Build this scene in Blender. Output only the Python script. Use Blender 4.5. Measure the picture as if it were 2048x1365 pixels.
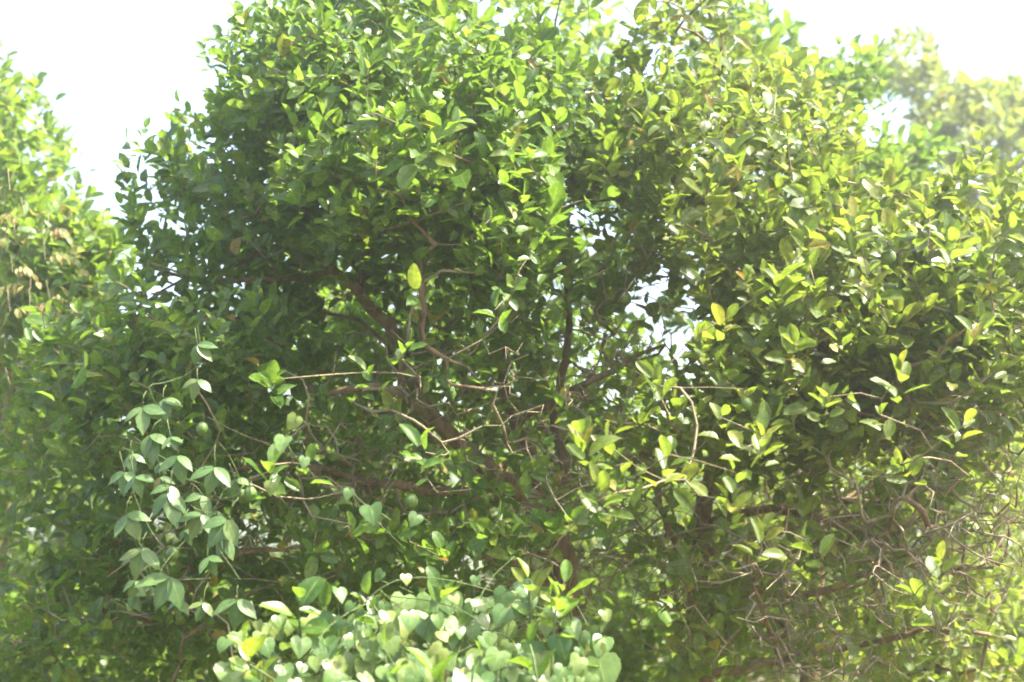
import bpy, math, random
import numpy as np
from mathutils import Matrix, Vector

for o in list(bpy.data.objects):
    bpy.data.objects.remove(o)
R = np.random.default_rng(11)
random.seed(11)
sc = bpy.context.scene
COL = sc.collection

# ------------------------------------------------------------------ camera
PITCH = math.radians(8.0)
CAM = np.array([0.0, 0.0, 1.6])
cd = bpy.data.cameras.new('camera')
cd.lens = 50; cd.sensor_width = 36; cd.clip_start = 0.05; cd.clip_end = 1000
cd.dof.use_dof = True; cd.dof.focus_distance = 3.5; cd.dof.aperture_fstop = 3.0
cam = bpy.data.objects.new('camera', cd); COL.objects.link(cam)
cam.location = CAM; cam.rotation_euler = (math.radians(90) + PITCH, 0, 0)
sc.camera = cam
FWD = np.array([0, math.cos(PITCH), math.sin(PITCH)])
UPV = np.array([0, -math.sin(PITCH), math.cos(PITCH)])
RGT = np.array([1.0, 0, 0])
FPX = 2048 * 50 / 36.0

def P(px, py, d):                       # a point of the photograph at a distance -> the place
    return CAM + FWD * d + RGT * ((px - 1024) / FPX * d) + UPV * ((682.5 - py) / FPX * d)

def proj(p):                            # place -> photograph
    q = np.asarray(p) - CAM
    d = q @ FWD
    dd = np.maximum(d, 1e-3)
    return 1024 + (q @ RGT) / dd * FPX, 682.5 - (q @ UPV) / dd * FPX, d

# ------------------------------------------------------------------ sky, sun, exposure
SUN_EL, SUN_AZ = math.radians(60), math.radians(97)      # azimuth from +Y (view direction) to the right
w = bpy.data.worlds.new('World'); sc.world = w; w.use_nodes = True
nt = w.node_tree; nt.nodes.clear()
out = nt.nodes.new('ShaderNodeOutputWorld'); bg = nt.nodes.new('ShaderNodeBackground')
sky = nt.nodes.new('ShaderNodeTexSky'); sky.sky_type = 'NISHITA'; sky.sun_disc = False
sky.sun_elevation = SUN_EL; sky.sun_rotation = SUN_AZ
sky.air_density = 1.0; sky.dust_density = 4.0; sky.ozone_density = 1.0
nt.links.new(sky.outputs[0], bg.inputs[0]); bg.inputs[1].default_value = 0.15
nt.links.new(bg.outputs[0], out.inputs[0])
sl = bpy.data.lights.new('sun', 'SUN'); sl.energy = 5.0; sl.angle = math.radians(0.55); sl.color = (1.0, 0.94, 0.82)
sun = bpy.data.objects.new('sun', sl); COL.objects.link(sun)
S = Vector((math.sin(SUN_AZ) * math.cos(SUN_EL), math.cos(SUN_AZ) * math.cos(SUN_EL), math.sin(SUN_EL)))
sun.rotation_euler = S.to_track_quat('Z', 'Y').to_euler(); sun.location = (6, 10, 18)
SUNV = np.array(S)
sc.view_settings.view_transform = 'Standard'; sc.view_settings.look = 'None'
sc.view_settings.gamma = 1; sc.view_settings.use_curve_mapping = False
sc.view_settings.exposure = 2.3
sc.render.engine = 'CYCLES'
cy = sc.cycles
cy.filter_width = 1.9; cy.use_denoising = True; cy.use_adaptive_sampling = True; cy.adaptive_threshold = 0.02
cy.max_bounces = 8; cy.diffuse_bounces = 4; cy.glossy_bounces = 2; cy.transmission_bounces = 5
cy.transparent_max_bounces = 4; cy.volume_bounces = 1
cy.caustics_reflective = False; cy.caustics_refractive = False; cy.sample_clamp_indirect = 6

# ------------------------------------------------------------------ materials
def nodes(name):
    m = bpy.data.materials.new(name); m.use_nodes = True
    t = m.node_tree; t.nodes.clear()
    return m, t, (lambda k, **kw: mk(t, k, **kw))

def mk(t, k, **kw):
    n = t.nodes.new('ShaderNode' + k)
    for a, v in kw.items():
        if a.startswith('i_'):
            key = a[2:]
            n.inputs[int(key) if key.isdigit() else key.replace('_', ' ')].default_value = v
        else:
            setattr(n, a, v)
    return n

def leaf_mat(name, stops, trans, trans_fac=0.42, rough=0.38, under=1.5, rib=(0.22, 0.27, 0.08), spots=0.25):
    m, t, N = nodes(name)
    L = t.links.new
    at = N('Attribute', attribute_name='leaf_random'); oi = N('ObjectInfo')
    ad = N('Math', operation='ADD'); L(at.outputs['Fac'], ad.inputs[0]); L(oi.outputs['Random'], ad.inputs[1])
    fr = N('Math', operation='FRACT'); L(ad.outputs[0], fr.inputs[0])
    rp = N('ValToRGB'); cr = rp.color_ramp
    while len(cr.elements) < len(stops): cr.elements.new(0.5)
    for e, (p_, c_) in zip(cr.elements, stops): e.position = p_; e.color = (*c_, 1)
    L(fr.outputs[0], rp.inputs[0])
    uv = N('UVMap', uv_map='leaf_uv'); sp = N('SeparateXYZ'); L(uv.outputs[0], sp.inputs[0])
    # midrib and side veins
    dx = N('Math', operation='SUBTRACT', i_1=0.5); L(sp.outputs[0], dx.inputs[0])
    ab = N('Math', operation='ABSOLUTE'); L(dx.outputs[0], ab.inputs[0])
    mr = N('MapRange', i_1=0.0, i_2=0.055, i_3=0.75, i_4=0.0); L(ab.outputs[0], mr.inputs[0])
    v1 = N('Math', operation='MULTIPLY', i_1=0.9); L(ab.outputs[0], v1.inputs[0])
    v2 = N('Math', operation='SUBTRACT'); L(sp.outputs[1], v2.inputs[0]); L(v1.outputs[0], v2.inputs[1])
    v3 = N('Math', operation='MULTIPLY', i_1=60.0); L(v2.outputs[0], v3.inputs[0])
    v4 = N('Math', operation='SINE'); L(v3.outputs[0], v4.inputs[0])
    vr = N('MapRange', i_1=0.75, i_2=1.0, i_3=0.0, i_4=0.18); L(v4.outputs[0], vr.inputs[0])
    vm = N('Math', operation='MAXIMUM'); L(mr.outputs[0], vm.inputs[0]); L(vr.outputs[0], vm.inputs[1])
    mx = N('Mix', data_type='RGBA'); L(vm.outputs[0], mx.inputs[0]); L(rp.outputs[0], mx.inputs[6]); mx.inputs[7].default_value = (*rib, 1)
    # blemishes, mottling
    tc = N('NewGeometry')
    nz = N('TexNoise', i_Scale=95.0, i_Detail=3.0); L(tc.outputs['Position'], nz.inputs['Vector'])
    nr = N('MapRange', i_1=0.35, i_2=0.75, i_3=1.0 - spots, i_4=1.0 + spots); L(nz.outputs[0], nr.inputs[0])
    ml = N('Mix', data_type='RGBA', blend_type='MULTIPLY', i_0=1.0); L(mx.outputs[2], ml.inputs[6]); L(nr.outputs[0], ml.inputs[7])
    nb = N('TexNoise', i_Scale=150.0, i_Detail=1.0); L(tc.outputs['Position'], nb.inputs['Vector'])
    nbr = N('MapRange', i_1=0.66, i_2=0.73, i_3=0.0, i_4=0.75); L(nb.outputs[0], nbr.inputs[0])
    br = N('Mix', data_type='RGBA'); L(nbr.outputs[0], br.inputs[0]); L(ml.outputs[2], br.inputs[6]); br.inputs[7].default_value = (0.10, 0.085, 0.025, 1)
    # paler, matter underside of the leaf
    un = N('Mix', data_type='RGBA', blend_type='MULTIPLY', i_0=1.0); L(br.outputs[2], un.inputs[6]); un.inputs[7].default_value = (under, under * 0.98, under * 0.9, 1)
    sd = N('Mix', data_type='RGBA'); L(tc.outputs['Backfacing'], sd.inputs[0]); L(br.outputs[2], sd.inputs[6]); L(un.outputs[2], sd.inputs[7])
    ru = N('MapRange', i_1=0.0, i_2=1.0, i_3=rough, i_4=rough + 0.22); L(tc.outputs['Backfacing'], ru.inputs[0])
    bm = N('Bump', i_Strength=0.35, i_Distance=0.002); L(vm.outputs[0], bm.inputs['Height'])
    b = N('BsdfPrincipled', i_IOR=1.45); L(sd.outputs[2], b.inputs['Base Color']); L(ru.outputs[0], b.inputs['Roughness']); L(bm.outputs[0], b.inputs['Normal'])
    tm = N('Mix', data_type='RGBA', blend_type='MIX', i_0=0.62); L(br.outputs[2], tm.inputs[6]); tm.inputs[7].default_value = (*trans, 1)
    tv = N('Mix', data_type='RGBA', blend_type='MULTIPLY', i_0=1.0); L(tm.outputs[2], tv.inputs[6]); L(nr.outputs[0], tv.inputs[7])
    tr = N('BsdfTranslucent'); L(tv.outputs[2], tr.inputs[0])
    ms = N('MixShader', i_0=trans_fac); L(b.outputs[0], ms.inputs[1]); L(tr.outputs[0], ms.inputs[2])
    o = N('OutputMaterial'); L(ms.outputs[0], o.inputs[0])
    return m

def bark_mat(name, c0, c1, c2, sc_=40):
    m, t, N = nodes(name); L = t.links.new
    g = N('NewGeometry')
    mp = N('Mapping'); mp.inputs['Scale'].default_value = (1, 1, 0.35); L(g.outputs['Position'], mp.inputs[0])
    n1 = N('TexNoise', i_Scale=sc_, i_Detail=6.0, i_Roughness=0.65); L(mp.outputs[0], n1.inputs['Vector'])
    n2 = N('TexNoise', i_Scale=11.0, i_Detail=4.0); L(g.outputs['Position'], n2.inputs['Vector'])
    r1 = N('ValToRGB'); L(n1.outputs[0], r1.inputs[0])
    r1.color_ramp.elements[0].position = 0.32; r1.color_ramp.elements[0].color = (*c0, 1)
    r1.color_ramp.elements[1].position = 0.70; r1.color_ramp.elements[1].color = (*c1, 1)
    mr = N('MapRange', i_1=0.52, i_2=0.66, i_3=0.0, i_4=0.8); L(n2.outputs[0], mr.inputs[0])
    mx = N('Mix', data_type='RGBA'); L(mr.outputs[0], mx.inputs[0]); L(r1.outputs[0], mx.inputs[6]); mx.inputs[7].default_value = (*c2, 1)
    bp = N('Bump', i_Strength=1.0, i_Distance=0.012); L(n1.outputs[0], bp.inputs['Height'])
    b = N('BsdfPrincipled', i_Roughness=0.85); L(mx.outputs[2], b.inputs['Base Color']); L(bp.outputs[0], b.inputs['Normal'])
    o = N('OutputMaterial'); L(b.outputs[0], o.inputs[0])
    return m

def ramp(a, b, c, yellow=0.03):
    o_ = (c[0] * 1.45, c[1] * 1.08, c[2])
    return [(0.0, a), (0.40, b), (0.80 - yellow, c), (1.0 - yellow, o_), (1.0 - yellow * 0.6, (0.24, 0.22, 0.03)), (1.0, (0.30, 0.17, 0.025))]

M = {}
M['lime'] = leaf_mat('lime_leaf', ramp((0.040, 0.100, 0.014), (0.065, 0.145, 0.018), (0.105, 0.185, 0.022), .03), (0.25, 0.41, 0.032), 0.48, 0.36)
M['olive'] = leaf_mat('olive_flare_lime_leaf', ramp((0.058, 0.104, 0.014), (0.092, 0.145, 0.018), (0.14, 0.18, 0.022), .05), (0.28, 0.40, 0.032), 0.48, 0.36)  # olive leaf, yellowed further: warm lens flare put into the colour
M['dark'] = leaf_mat('dark_lime_leaf', ramp((0.026, 0.065, 0.016), (0.042, 0.095, 0.020), (0.065, 0.12, 0.022), .03), (0.17, 0.29, 0.03), 0.38, 0.36)
M['far'] = leaf_mat('background_leaf', ramp((0.060, 0.125, 0.016), (0.085, 0.16, 0.020), (0.13, 0.20, 0.026), .04), (0.30, 0.46, 0.03), 0.48, 0.45)
M['pale'] = leaf_mat('pale_yellowing_flare_leaf', ramp((0.075, 0.13, 0.022), (0.105, 0.165, 0.026), (0.15, 0.19, 0.030), .06), (0.36, 0.45, 0.04), 0.48, 0.45)  # yellowing leaf of the right-edge tree; paints warm flare onto right-hand bushes
M['heart'] = leaf_mat('heart_leaf', ramp((0.065, 0.135, 0.035), (0.095, 0.17, 0.045), (0.13, 0.205, 0.05), .02), (0.22, 0.40, 0.05), 0.30, 0.34, spots=0.15)
M['vine'] = leaf_mat('trifoliate_leaf', ramp((0.062, 0.125, 0.040), (0.08, 0.15, 0.046), (0.10, 0.175, 0.05), .01), (0.20, 0.36, 0.05), 0.32, 0.34, spots=0.15)
M['young'] = leaf_mat('young_reddish_leaf', [(0, (0.20, 0.22, 0.05)), (0.5, (0.26, 0.22, 0.06)), (1, (0.30, 0.17, 0.06))], (0.45, 0.38, 0.06), 0.45, 0.5)
M['fresh'] = leaf_mat('fresh_sprout_leaf', ramp((0.09, 0.18, 0.02), (0.12, 0.21, 0.025), (0.16, 0.23, 0.03), .01), (0.33, 0.50, 0.04), 0.42, 0.36)
M['litter'] = leaf_mat('dry_leaf', [(0, (0.17, 0.11, 0.06)), (0.5, (0.25, 0.17, 0.09)), (1, (0.30, 0.20, 0.12))], (0.3, 0.2, 0.08), 0.2, 0.6)
M['bark'] = bark_mat('lime_bark', (0.055, 0.034, 0.018), (0.24, 0.145, 0.07), (0.23, 0.21, 0.12))
M['twig'] = bark_mat('twig_bark', (0.12, 0.088, 0.052), (0.32, 0.245, 0.15), (0.17, 0.16, 0.08), 60)
M['green_stem'] = bark_mat('green_stem', (0.07, 0.11, 0.03), (0.12, 0.17, 0.05), (0.13, 0.12, 0.06), 60)

m, t, N = nodes('lime_rind'); L = t.links.new
g = N('TexCoord'); nz = N('TexNoise', i_Scale=55.0, i_Detail=2.0); L(g.outputs['Object'], nz.inputs['Vector'])
n2 = N('TexNoise', i_Scale=4.0); L(g.outputs['Object'], n2.inputs['Vector'])
rp = N('ValToRGB'); L(n2.outputs[0], rp.inputs[0]); rp.color_ramp.elements[0].color = (0.055, 0.115, 0.018, 1); rp.color_ramp.elements[1].color = (0.12, 0.18, 0.03, 1)
bp = N('Bump', i_Strength=0.25, i_Distance=0.001); L(nz.outputs[0], bp.inputs['Height'])
b = N('BsdfPrincipled', i_Roughness=0.33); L(rp.outputs[0], b.inputs['Base Color']); L(bp.outputs[0], b.inputs['Normal'])
o = N('OutputMaterial'); L(b.outputs[0], o.inputs[0]); M['rind'] = m

m, t, N = nodes('forest_soil'); L = t.links.new
g = N('NewGeometry'); n1 = N('TexNoise', i_Scale=2.2, i_Detail=8.0, i_Roughness=0.7); L(g.outputs['Position'], n1.inputs['Vector'])
n2 = N('TexNoise', i_Scale=22.0, i_Detail=5.0); L(g.outputs['Position'], n2.inputs['Vector'])
rp = N('ValToRGB'); L(n1.outputs[0], rp.inputs[0])
e = rp.color_ramp.elements; e[0].position = 0.35; e[0].color = (0.10, 0.13, 0.035, 1); e[1].position = 0.62; e[1].color = (0.14, 0.095, 0.06, 1)
mm = N('Mix', data_type='RGBA', blend_type='MULTIPLY', i_0=0.8); L(rp.outputs[0], mm.inputs[6]); L(n2.outputs['Color'], mm.inputs[7])
bp = N('Bump', i_Strength=1.0, i_Distance=0.04); L(n2.outputs[0], bp.inputs['Height'])
b = N('BsdfPrincipled', i_Roughness=0.95); L(mm.outputs[2], b.inputs['Base Color']); L(bp.outputs[0], b.inputs['Normal'])
o = N('OutputMaterial'); L(b.outputs[0], o.inputs[0]); M['soil'] = m

# ------------------------------------------------------------------ helpers: objects
def link(name, me, mat, parent=None, kind=None):
    o = bpy.data.objects.new(name, me); COL.objects.link(o)
    if mat is not None and not me.materials: me.materials.append(mat)
    if parent is not None: o.parent = parent
    if kind: o['kind'] = kind
    return o

def thing(name, label, cat, loc, group=None):
    o = bpy.data.objects.new(name, None); COL.objects.link(o); o.location = loc
    o.empty_display_size = 0.1
    o['label'] = label; o['category'] = cat
    if group: o['group'] = group
    bpy.context.view_layer.update() if False else None
    return o

def keep(o, root):                                   # child built in world coordinates under a thing's Empty
    o.parent = root
    o.matrix_parent_inverse = Matrix.Translation(-Vector(root.location))

def mesh_np(name, verts, faces_list, uv=None, rnd=None):
    """verts (n,3); faces_list: list of int arrays (k,3) or (k,4)"""
    me = bpy.data.meshes.new(name)
    me.vertices.add(len(verts)); me.vertices.foreach_set('co', np.ascontiguousarray(verts, np.float32).ravel())
    lv = np.concatenate([f.ravel() for f in faces_list]); cnt = np.concatenate([np.full(len(f), f.shape[1]) for f in faces_list])
    me.loops.add(len(lv)); me.loops.foreach_set('vertex_index', lv.astype(np.int32))
    me.polygons.add(len(cnt)); st = np.concatenate([[0], np.cumsum(cnt)[:-1]])
    me.polygons.foreach_set('loop_start', st.astype(np.int32)); me.polygons.foreach_set('loop_total', cnt.astype(np.int32))
    me.polygons.foreach_set('use_smooth', np.ones(len(cnt), bool))
    if uv is not None:
        u = me.uv_layers.new(name='leaf_uv'); u.data.foreach_set('uv', np.ascontiguousarray(uv[lv], np.float32).ravel())
    if rnd is not None:
        a = me.attributes.new('leaf_random', 'FLOAT', 'POINT'); a.data.foreach_set('value', rnd.astype(np.float32))
    me.update(calc_edges=True); me.validate()
    return me

# ------------------------------------------------------------------ leaves
OUTL = {   # half outline (x, y) from base to tip, leaf length 1
    'lime': [(0, 0), (.13, .08), (.215, .22), (.262, .40), (.265, .56), (.225, .74), (.135, .90), (0, 1.0)],
    'round': [(0, 0), (.16, .07), (.26, .20), (.31, .38), (.315, .56), (.27, .75), (.15, .92), (0, .98)],
    'narrow': [(0, 0), (.08, .10), (.15, .25), (.19, .42), (.185, .58), (.145, .75), (.075, .89), (0, 1.0)],
    'heart': [(0, 0.0), (.20, -.13), (.40, -.06), (.50, .14), (.46, .38), (.33, .61), (.16, .82), (0, 1.0)],
    'leaflet': [(0, 0), (.12, .10), (.21, .25), (.245, .42), (.22, .58), (.15, .75), (.065, .88), (0, 1.0)],
}
MIDY = {'heart': [0, .10, .20, .30, .44, .62, .82, 1.0]}

def leaf_template(kind, hi, fold, bend, cup, wav, skew):
    O = np.array(OUTL[kind], float); my = np.array(MIDY.get(kind, O[:, 1]), float)
    idx = [0, 1, 2, 3, 4, 5, 6, 7] if hi else ([0, 2, 3, 5, 7] if kind != 'heart' else [0, 1, 3, 5, 7])
    O = O[idx]; my = my[idx]; n = len(idx)
    fr = [0.55, 1.0] if hi else [1.0]
    V = [(0, y) for y in my]; U = [(0.5, y) for y in my]; ids = {0: list(range(n))}
    for s in (-1, 1):
        for ci, f in enumerate(fr):
            row = [0] * n; row[-1] = n - 1
            for i in range(1, n - 1):
                row[i] = len(V)
                V.append((s * O[i, 0] * f, my[i] + (O[i, 1] - my[i]) * f)); U.append((0.5 + s * 0.5 * f, V[-1][1]))
            ids[s * (ci + 1)] = row
    V = np.array(V); x, y = V[:, 0], V[:, 1]
    z = fold * np.abs(x) + cup * x * x + wav * np.sin(y * 9 + skew * 5) * np.abs(x) * np.sign(x + 1e-9)
    x = x + skew * 0.10 * y * y
    k = bend
    y2 = np.sin(k * y) / k if abs(k) > 1e-3 else y
    z2 = z * np.cos(k * y) - (1 - np.cos(k * y)) / k if abs(k) > 1e-3 else z
    V3 = np.stack([x, y2, z2], 1)
    T, Q = [], []
    for s in (-1, 1):
        prev = ids[0]
        for ci in range(len(fr)):
            cur = ids[s * (ci + 1)]
            for i in range(n - 1):
                q = [prev[i], cur[i], cur[i + 1], prev[i + 1]] if s > 0 else [prev[i + 1], cur[i + 1], cur[i], prev[i]]
                u = []
                for v in q:
                    if v not in u: u.append(v)
                if len(u) == 4: Q.append(u)
                elif len(u) == 3: T.append(u)
            prev = cur
    return V3, np.array(U), [np.array(T, int)] + ([np.array(Q, int)] if Q else [])

NT = 6
TPL = {}
_tr = np.random.default_rng(5)
for kd in OUTL:
    for j in range(NT):
        a = (_tr.uniform(.10, .55), _tr.uniform(-.15, 0.75), _tr.uniform(-.2, 1.0), _tr.uniform(-.12, .12), _tr.uniform(-1, 1))
        if kd in ('heart', 'leaflet'): a = (_tr.uniform(.08, .25), _tr.uniform(.2, .8), _tr.uniform(-.4, .3), _tr.uniform(-.08, .08), a[4])
        TPL[kd, j, 0] = leaf_template(kd, False, *a); TPL[kd, j, 1] = leaf_template(kd, True, *a)

def unit(v):
    return v / np.maximum(np.linalg.norm(v, axis=-1, keepdims=True), 1e-9)

class Leaves:                                    # arrays of leaves of one thing
    def __init__(s): s.pos = []; s.dir = []; s.nor = []; s.len = []; s.kind = []; s.mat = []
    def add(s, pos, dr, nor, ln, kind, mat):
        pos = np.atleast_2d(pos); n = len(pos)
        s.pos.append(pos); s.dir.append(np.atleast_2d(dr)); s.nor.append(np.atleast_2d(nor)); s.len.append(np.broadcast_to(ln, (n,)))
        s.kind += [kind] * n if isinstance(kind, str) else list(kind); s.mat += [mat] * n if isinstance(mat, str) else list(mat)
    def done(s):
        s.pos = np.concatenate(s.pos); s.len = np.concatenate(s.len)
        a = unit(np.concatenate(s.dir)); n = np.concatenate(s.nor); n = unit(n - a * (n * a).sum(1, keepdims=True))
        s.dir, s.nor = a, n; s.x = np.cross(a, n)
        s.kind = np.array(s.kind); s.mat = np.array(s.mat); k = len(s.pos)
        s.t = R.integers(0, NT, k); s.rnd = R.random(k); s.wide = R.uniform(.88, 1.12, k)

def leaf_matrix(lv, i):
    L_ = lv.len[i]; m = np.eye(4)
    m[:3, 0] = lv.x[i] * L_ * lv.wide[i]; m[:3, 1] = lv.dir[i] * L_; m[:3, 2] = lv.nor[i] * L_; m[:3, 3] = lv.pos[i]
    return Matrix(m.tolist())

def join_leaves(name, lv, sel):
    V, U, T, Q, rn, off = [], [], [], [], [], 0
    for kd in np.unique(lv.kind[sel]):
        for j in range(NT):
            ii = sel[(lv.kind[sel] == kd) & (lv.t[sel] == j)]
            if not len(ii): continue
            v, u, fs = TPL[kd, j, 0]; n = len(v)
            L_ = lv.len[ii][:, None, None]
            w_ = lv.pos[ii][:, None] + L_ * (v[None, :, :1] * (lv.x[ii] * lv.wide[ii][:, None])[:, None] + v[None, :, 1:2] * lv.dir[ii][:, None] + v[None, :, 2:3] * lv.nor[ii][:, None])
            V.append(w_.reshape(-1, 3)); U.append(np.tile(u, (len(ii), 1))); rn.append(np.repeat(lv.rnd[ii], n))
            base = off + np.arange(len(ii))[:, None, None] * n
            T.append((fs[0][None] + base).reshape(-1, 3))
            if len(fs) > 1: Q.append((fs[1][None] + base).reshape(-1, 4))
            off += len(ii) * n
    fl = [np.concatenate(T)] + ([np.concatenate(Q)] if Q else [])
    return mesh_np(name, np.concatenate(V), fl, np.concatenate(U), np.concatenate(rn))

HERO = {}
def hero_mesh(kd, j, mat):
    if (kd, j, mat) not in HERO:
        v, u, fs = TPL[kd, j, 1]
        me = mesh_np('leaf', v, fs, u); me.materials.append(M[mat]); HERO[kd, j, mat] = me
    return HERO[kd, j, mat]

# ------------------------------------------------------------------ branches
def frames(p):
    tg = np.gradient(p, axis=0); tg = unit(tg)
    ref = np.array([0.31, 0.17, 0.93]); a = unit(np.cross(tg, ref)); b = np.cross(tg, a)
    return a, b

def tube(p, r, sides, rough=0.0):
    p = np.asarray(p, float); r = np.asarray(r, float)
    a, b = frames(p); n = len(p)
    th = np.arange(sides) * 2 * np.pi / sides
    lf_ = np.interp(np.arange(n), np.arange(0, n + 4, 4), R.normal(0, 1, len(np.arange(0, n + 4, 4)))) if rough else 0
    rr = (r * (1 + rough * 1.8 * lf_))[:, None] * (1 + rough * R.normal(0, 1, (n, sides)))
    v = p[:, None] + rr[..., None] * (np.cos(th)[None, :, None] * a[:, None] + np.sin(th)[None, :, None] * b[:, None])
    v = v.reshape(-1, 3)
    i = np.arange(n - 1)[:, None] * sides; j = np.arange(sides)[None]; k = (j + 1) % sides
    q = np.stack([i + j, i + k, i + sides + k, i + sides + j], -1).reshape(-1, 4)
    v = np.concatenate([v, p[-1:] + (p[-1:] - p[-2:-1]) * 0.05])
    tip = len(v) - 1; bs = (n - 1) * sides
    tcap = np.stack([bs + np.arange(sides), bs + (np.arange(sides) + 1) % sides, np.full(sides, tip)], -1)
    return v, q, tcap

def join_tubes(name, tubes):
    V, Q, T, off = [], [], [], 0
    for v, q, t_ in tubes:
        V.append(v); Q.append(q + off); T.append(t_ + off); off += len(v)
    return mesh_np(name, np.concatenate(V), [np.concatenate(Q), np.concatenate(T)])

def smooth_path(pts, step=0.05):
    pts = np.asarray(pts, float)
    if len(pts) < 3:
        n = max(2, int(np.linalg.norm(pts[-1] - pts[0]) / step)); f = np.linspace(0, 1, n)[:, None]
        return pts[0] * (1 - f) + pts[-1] * f
    ext = np.concatenate([2 * pts[:1] - pts[1:2], pts, 2 * pts[-1:] - pts[-2:-1]])
    o = []
    for i in range(1, len(ext) - 2):
        p0, p1, p2, p3 = ext[i - 1:i + 3]
        n = max(1, int(np.linalg.norm(p2[:3] - p1[:3]) / step))
        for s in np.arange(n) / n:
            o.append(.5 * ((2 * p1) + (p2 - p0) * s + (2 * p0 - 5 * p1 + 4 * p2 - p3) * s * s + (3 * p1 - p0 - 3 * p2 + p3) * s ** 3))
    o.append(ext[-2])
    return np.array(o)

class Skeleton:
    def __init__(s): s.p = []; s.par = []; s.rmin = []; s.hand = []
    def limb(s, pts, parent=None):                # pts (x,y,z,r); hand-laid limb, joined to the nearest node so far
        q = smooth_path(pts)
        q[1:-1, :3] += R.normal(0, 0.0035, (len(q) - 2, 3))
        if s.p:
            A = np.array(s.p); k = int(np.argmin(((A - q[0, :3]) ** 2).sum(1))); ids = [k]
        else: ids = []
        for row in q:
            s.par.append(ids[-1] if ids else -1); s.p.append(row[:3]); s.rmin.append(row[3]); ids.append(len(s.p) - 1)
        s.hand.append(ids)
    def grow(s, targets, step=0.055, nohook=0.35):
        """join every target to the nearest node by a bowed twig; returns the end node and its direction for each"""
        T = np.asarray(targets, float); cap = len(s.p) + len(T) * 40
        A = np.zeros((cap, 3)); n = len(s.p); A[:n] = s.p
        d0 = np.sqrt(((T[:, None] - A[None, :n:2]) ** 2).sum(-1)).min(1)
        ends = np.zeros(len(T), int); dirs = np.zeros((len(T), 3))
        ok = np.zeros(cap, bool); ok[:n] = A[:n, 2] > nohook
        for ti in np.argsort(d0):
            tg = T[ti]
            dv = ((A[:n] - tg) ** 2).sum(1) + (A[:n, 2] > tg[2] + .05) * 0.04 + (~ok[:n]) * 9
            k = int(np.argmin(dv)); a = A[k]; L_ = np.linalg.norm(tg - a)
            pa = s.par[k]; pd = unit(a - A[pa]) if pa >= 0 else np.array([0, 0, 1.])
            td = unit(tg - a)
            c = a + (pd * .55 + td * .6) * L_ * .45 + R.normal(0, .05, 3) * L_
            m_ = min(38, max(1, int(L_ / step))); prev = k
            for q in range(1, m_ + 1):
                f = q / m_
                pt = a * (1 - f) ** 2 + c * 2 * f * (1 - f) + tg * f * f
                if q < m_: pt = pt + R.normal(0, .004, 3)
                A[n] = pt; ok[n] = True; s.p.append(pt); s.par.append(prev); s.rmin.append(0); prev = n; n += 1
            ends[ti] = prev; b = s.par[prev]
            dirs[ti] = unit(A[prev] - A[b]) if b >= 0 else td
        return ends, dirs
    def build(s, root, mat_b, mat_t, tip=0.0015, expo=0.43, nparts=40, rpart=0.0065, names=('trunk', 'branch', 'twigs')):
        n = len(s.p); A = np.array(s.p); par = np.array(s.par)
        cnt = np.zeros(n); kids = [[] for _ in range(n)]
        for i in range(n):
            if par[i] >= 0: kids[par[i]].append(i)
        leafy = np.array([len(k) == 0 for k in kids], float); cnt[:] = leafy
        for i in range(n - 1, -1, -1):
            if par[i] >= 0: cnt[par[i]] += cnt[i]
        r = np.maximum(tip * np.maximum(cnt, 1) ** expo, 0)
        rm = np.array(s.rmin); r = np.where(rm > 0, np.maximum(rm, np.minimum(r, rm * 1.25)), r)
        hand_next = {}
        for ids in s.hand:
            for u, v in zip(ids[:-1], ids[1:]): hand_next.setdefault(u, v)
        starts = [i for i in range(n) if par[i] < 0]; chains = []
        used = np.zeros(n, bool)
        stack = list(starts)
        while stack:
            st = stack.pop(); ch = [par[st]] if par[st] >= 0 else []; c = st
            while True:
                ch.append(c); used[c] = True
                ks = kids[c]
                if not ks: break
                nx = hand_next.get(c)
                if nx is None or par[nx] != c: nx = max(ks, key=lambda k: r[k])
                stack += [k for k in ks if k != nx]; c = nx
            if len(ch) > 1: chains.append(ch)
        parts, thin = [], []
        for ch in chains:
            rr = r[ch].copy()
            if par[ch[0]] >= 0 or len(ch) > 2: rr[0] = min(rr[0], rr[1] * 1.15)
            if not kids[ch[-1]] and len(rr) > 2: rr[-1] *= .4; rr[-2] *= .75
            parts.append((rr.max(), ch, rr))
        parts.sort(key=lambda e: -e[0])
        for q, (mx, ch, rr) in enumerate(parts):
            if q == 0 or (q < nparts and mx > rpart):
                sides = 12 if mx > .02 else 8
                v, qd, tc_ = tube(A[ch], rr, sides, .05)
                me = mesh_np('branch', v, [qd, tc_])
                keep(link(names[0] if q == 0 else names[1], me, mat_b), root)
            else:
                thin.append(tube(A[ch], rr, 5 if mx > .004 else 4))
        if thin:
            o = link(names[2], join_tubes('twigs', thin), mat_t, kind='stuff'); keep(o, root)

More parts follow.
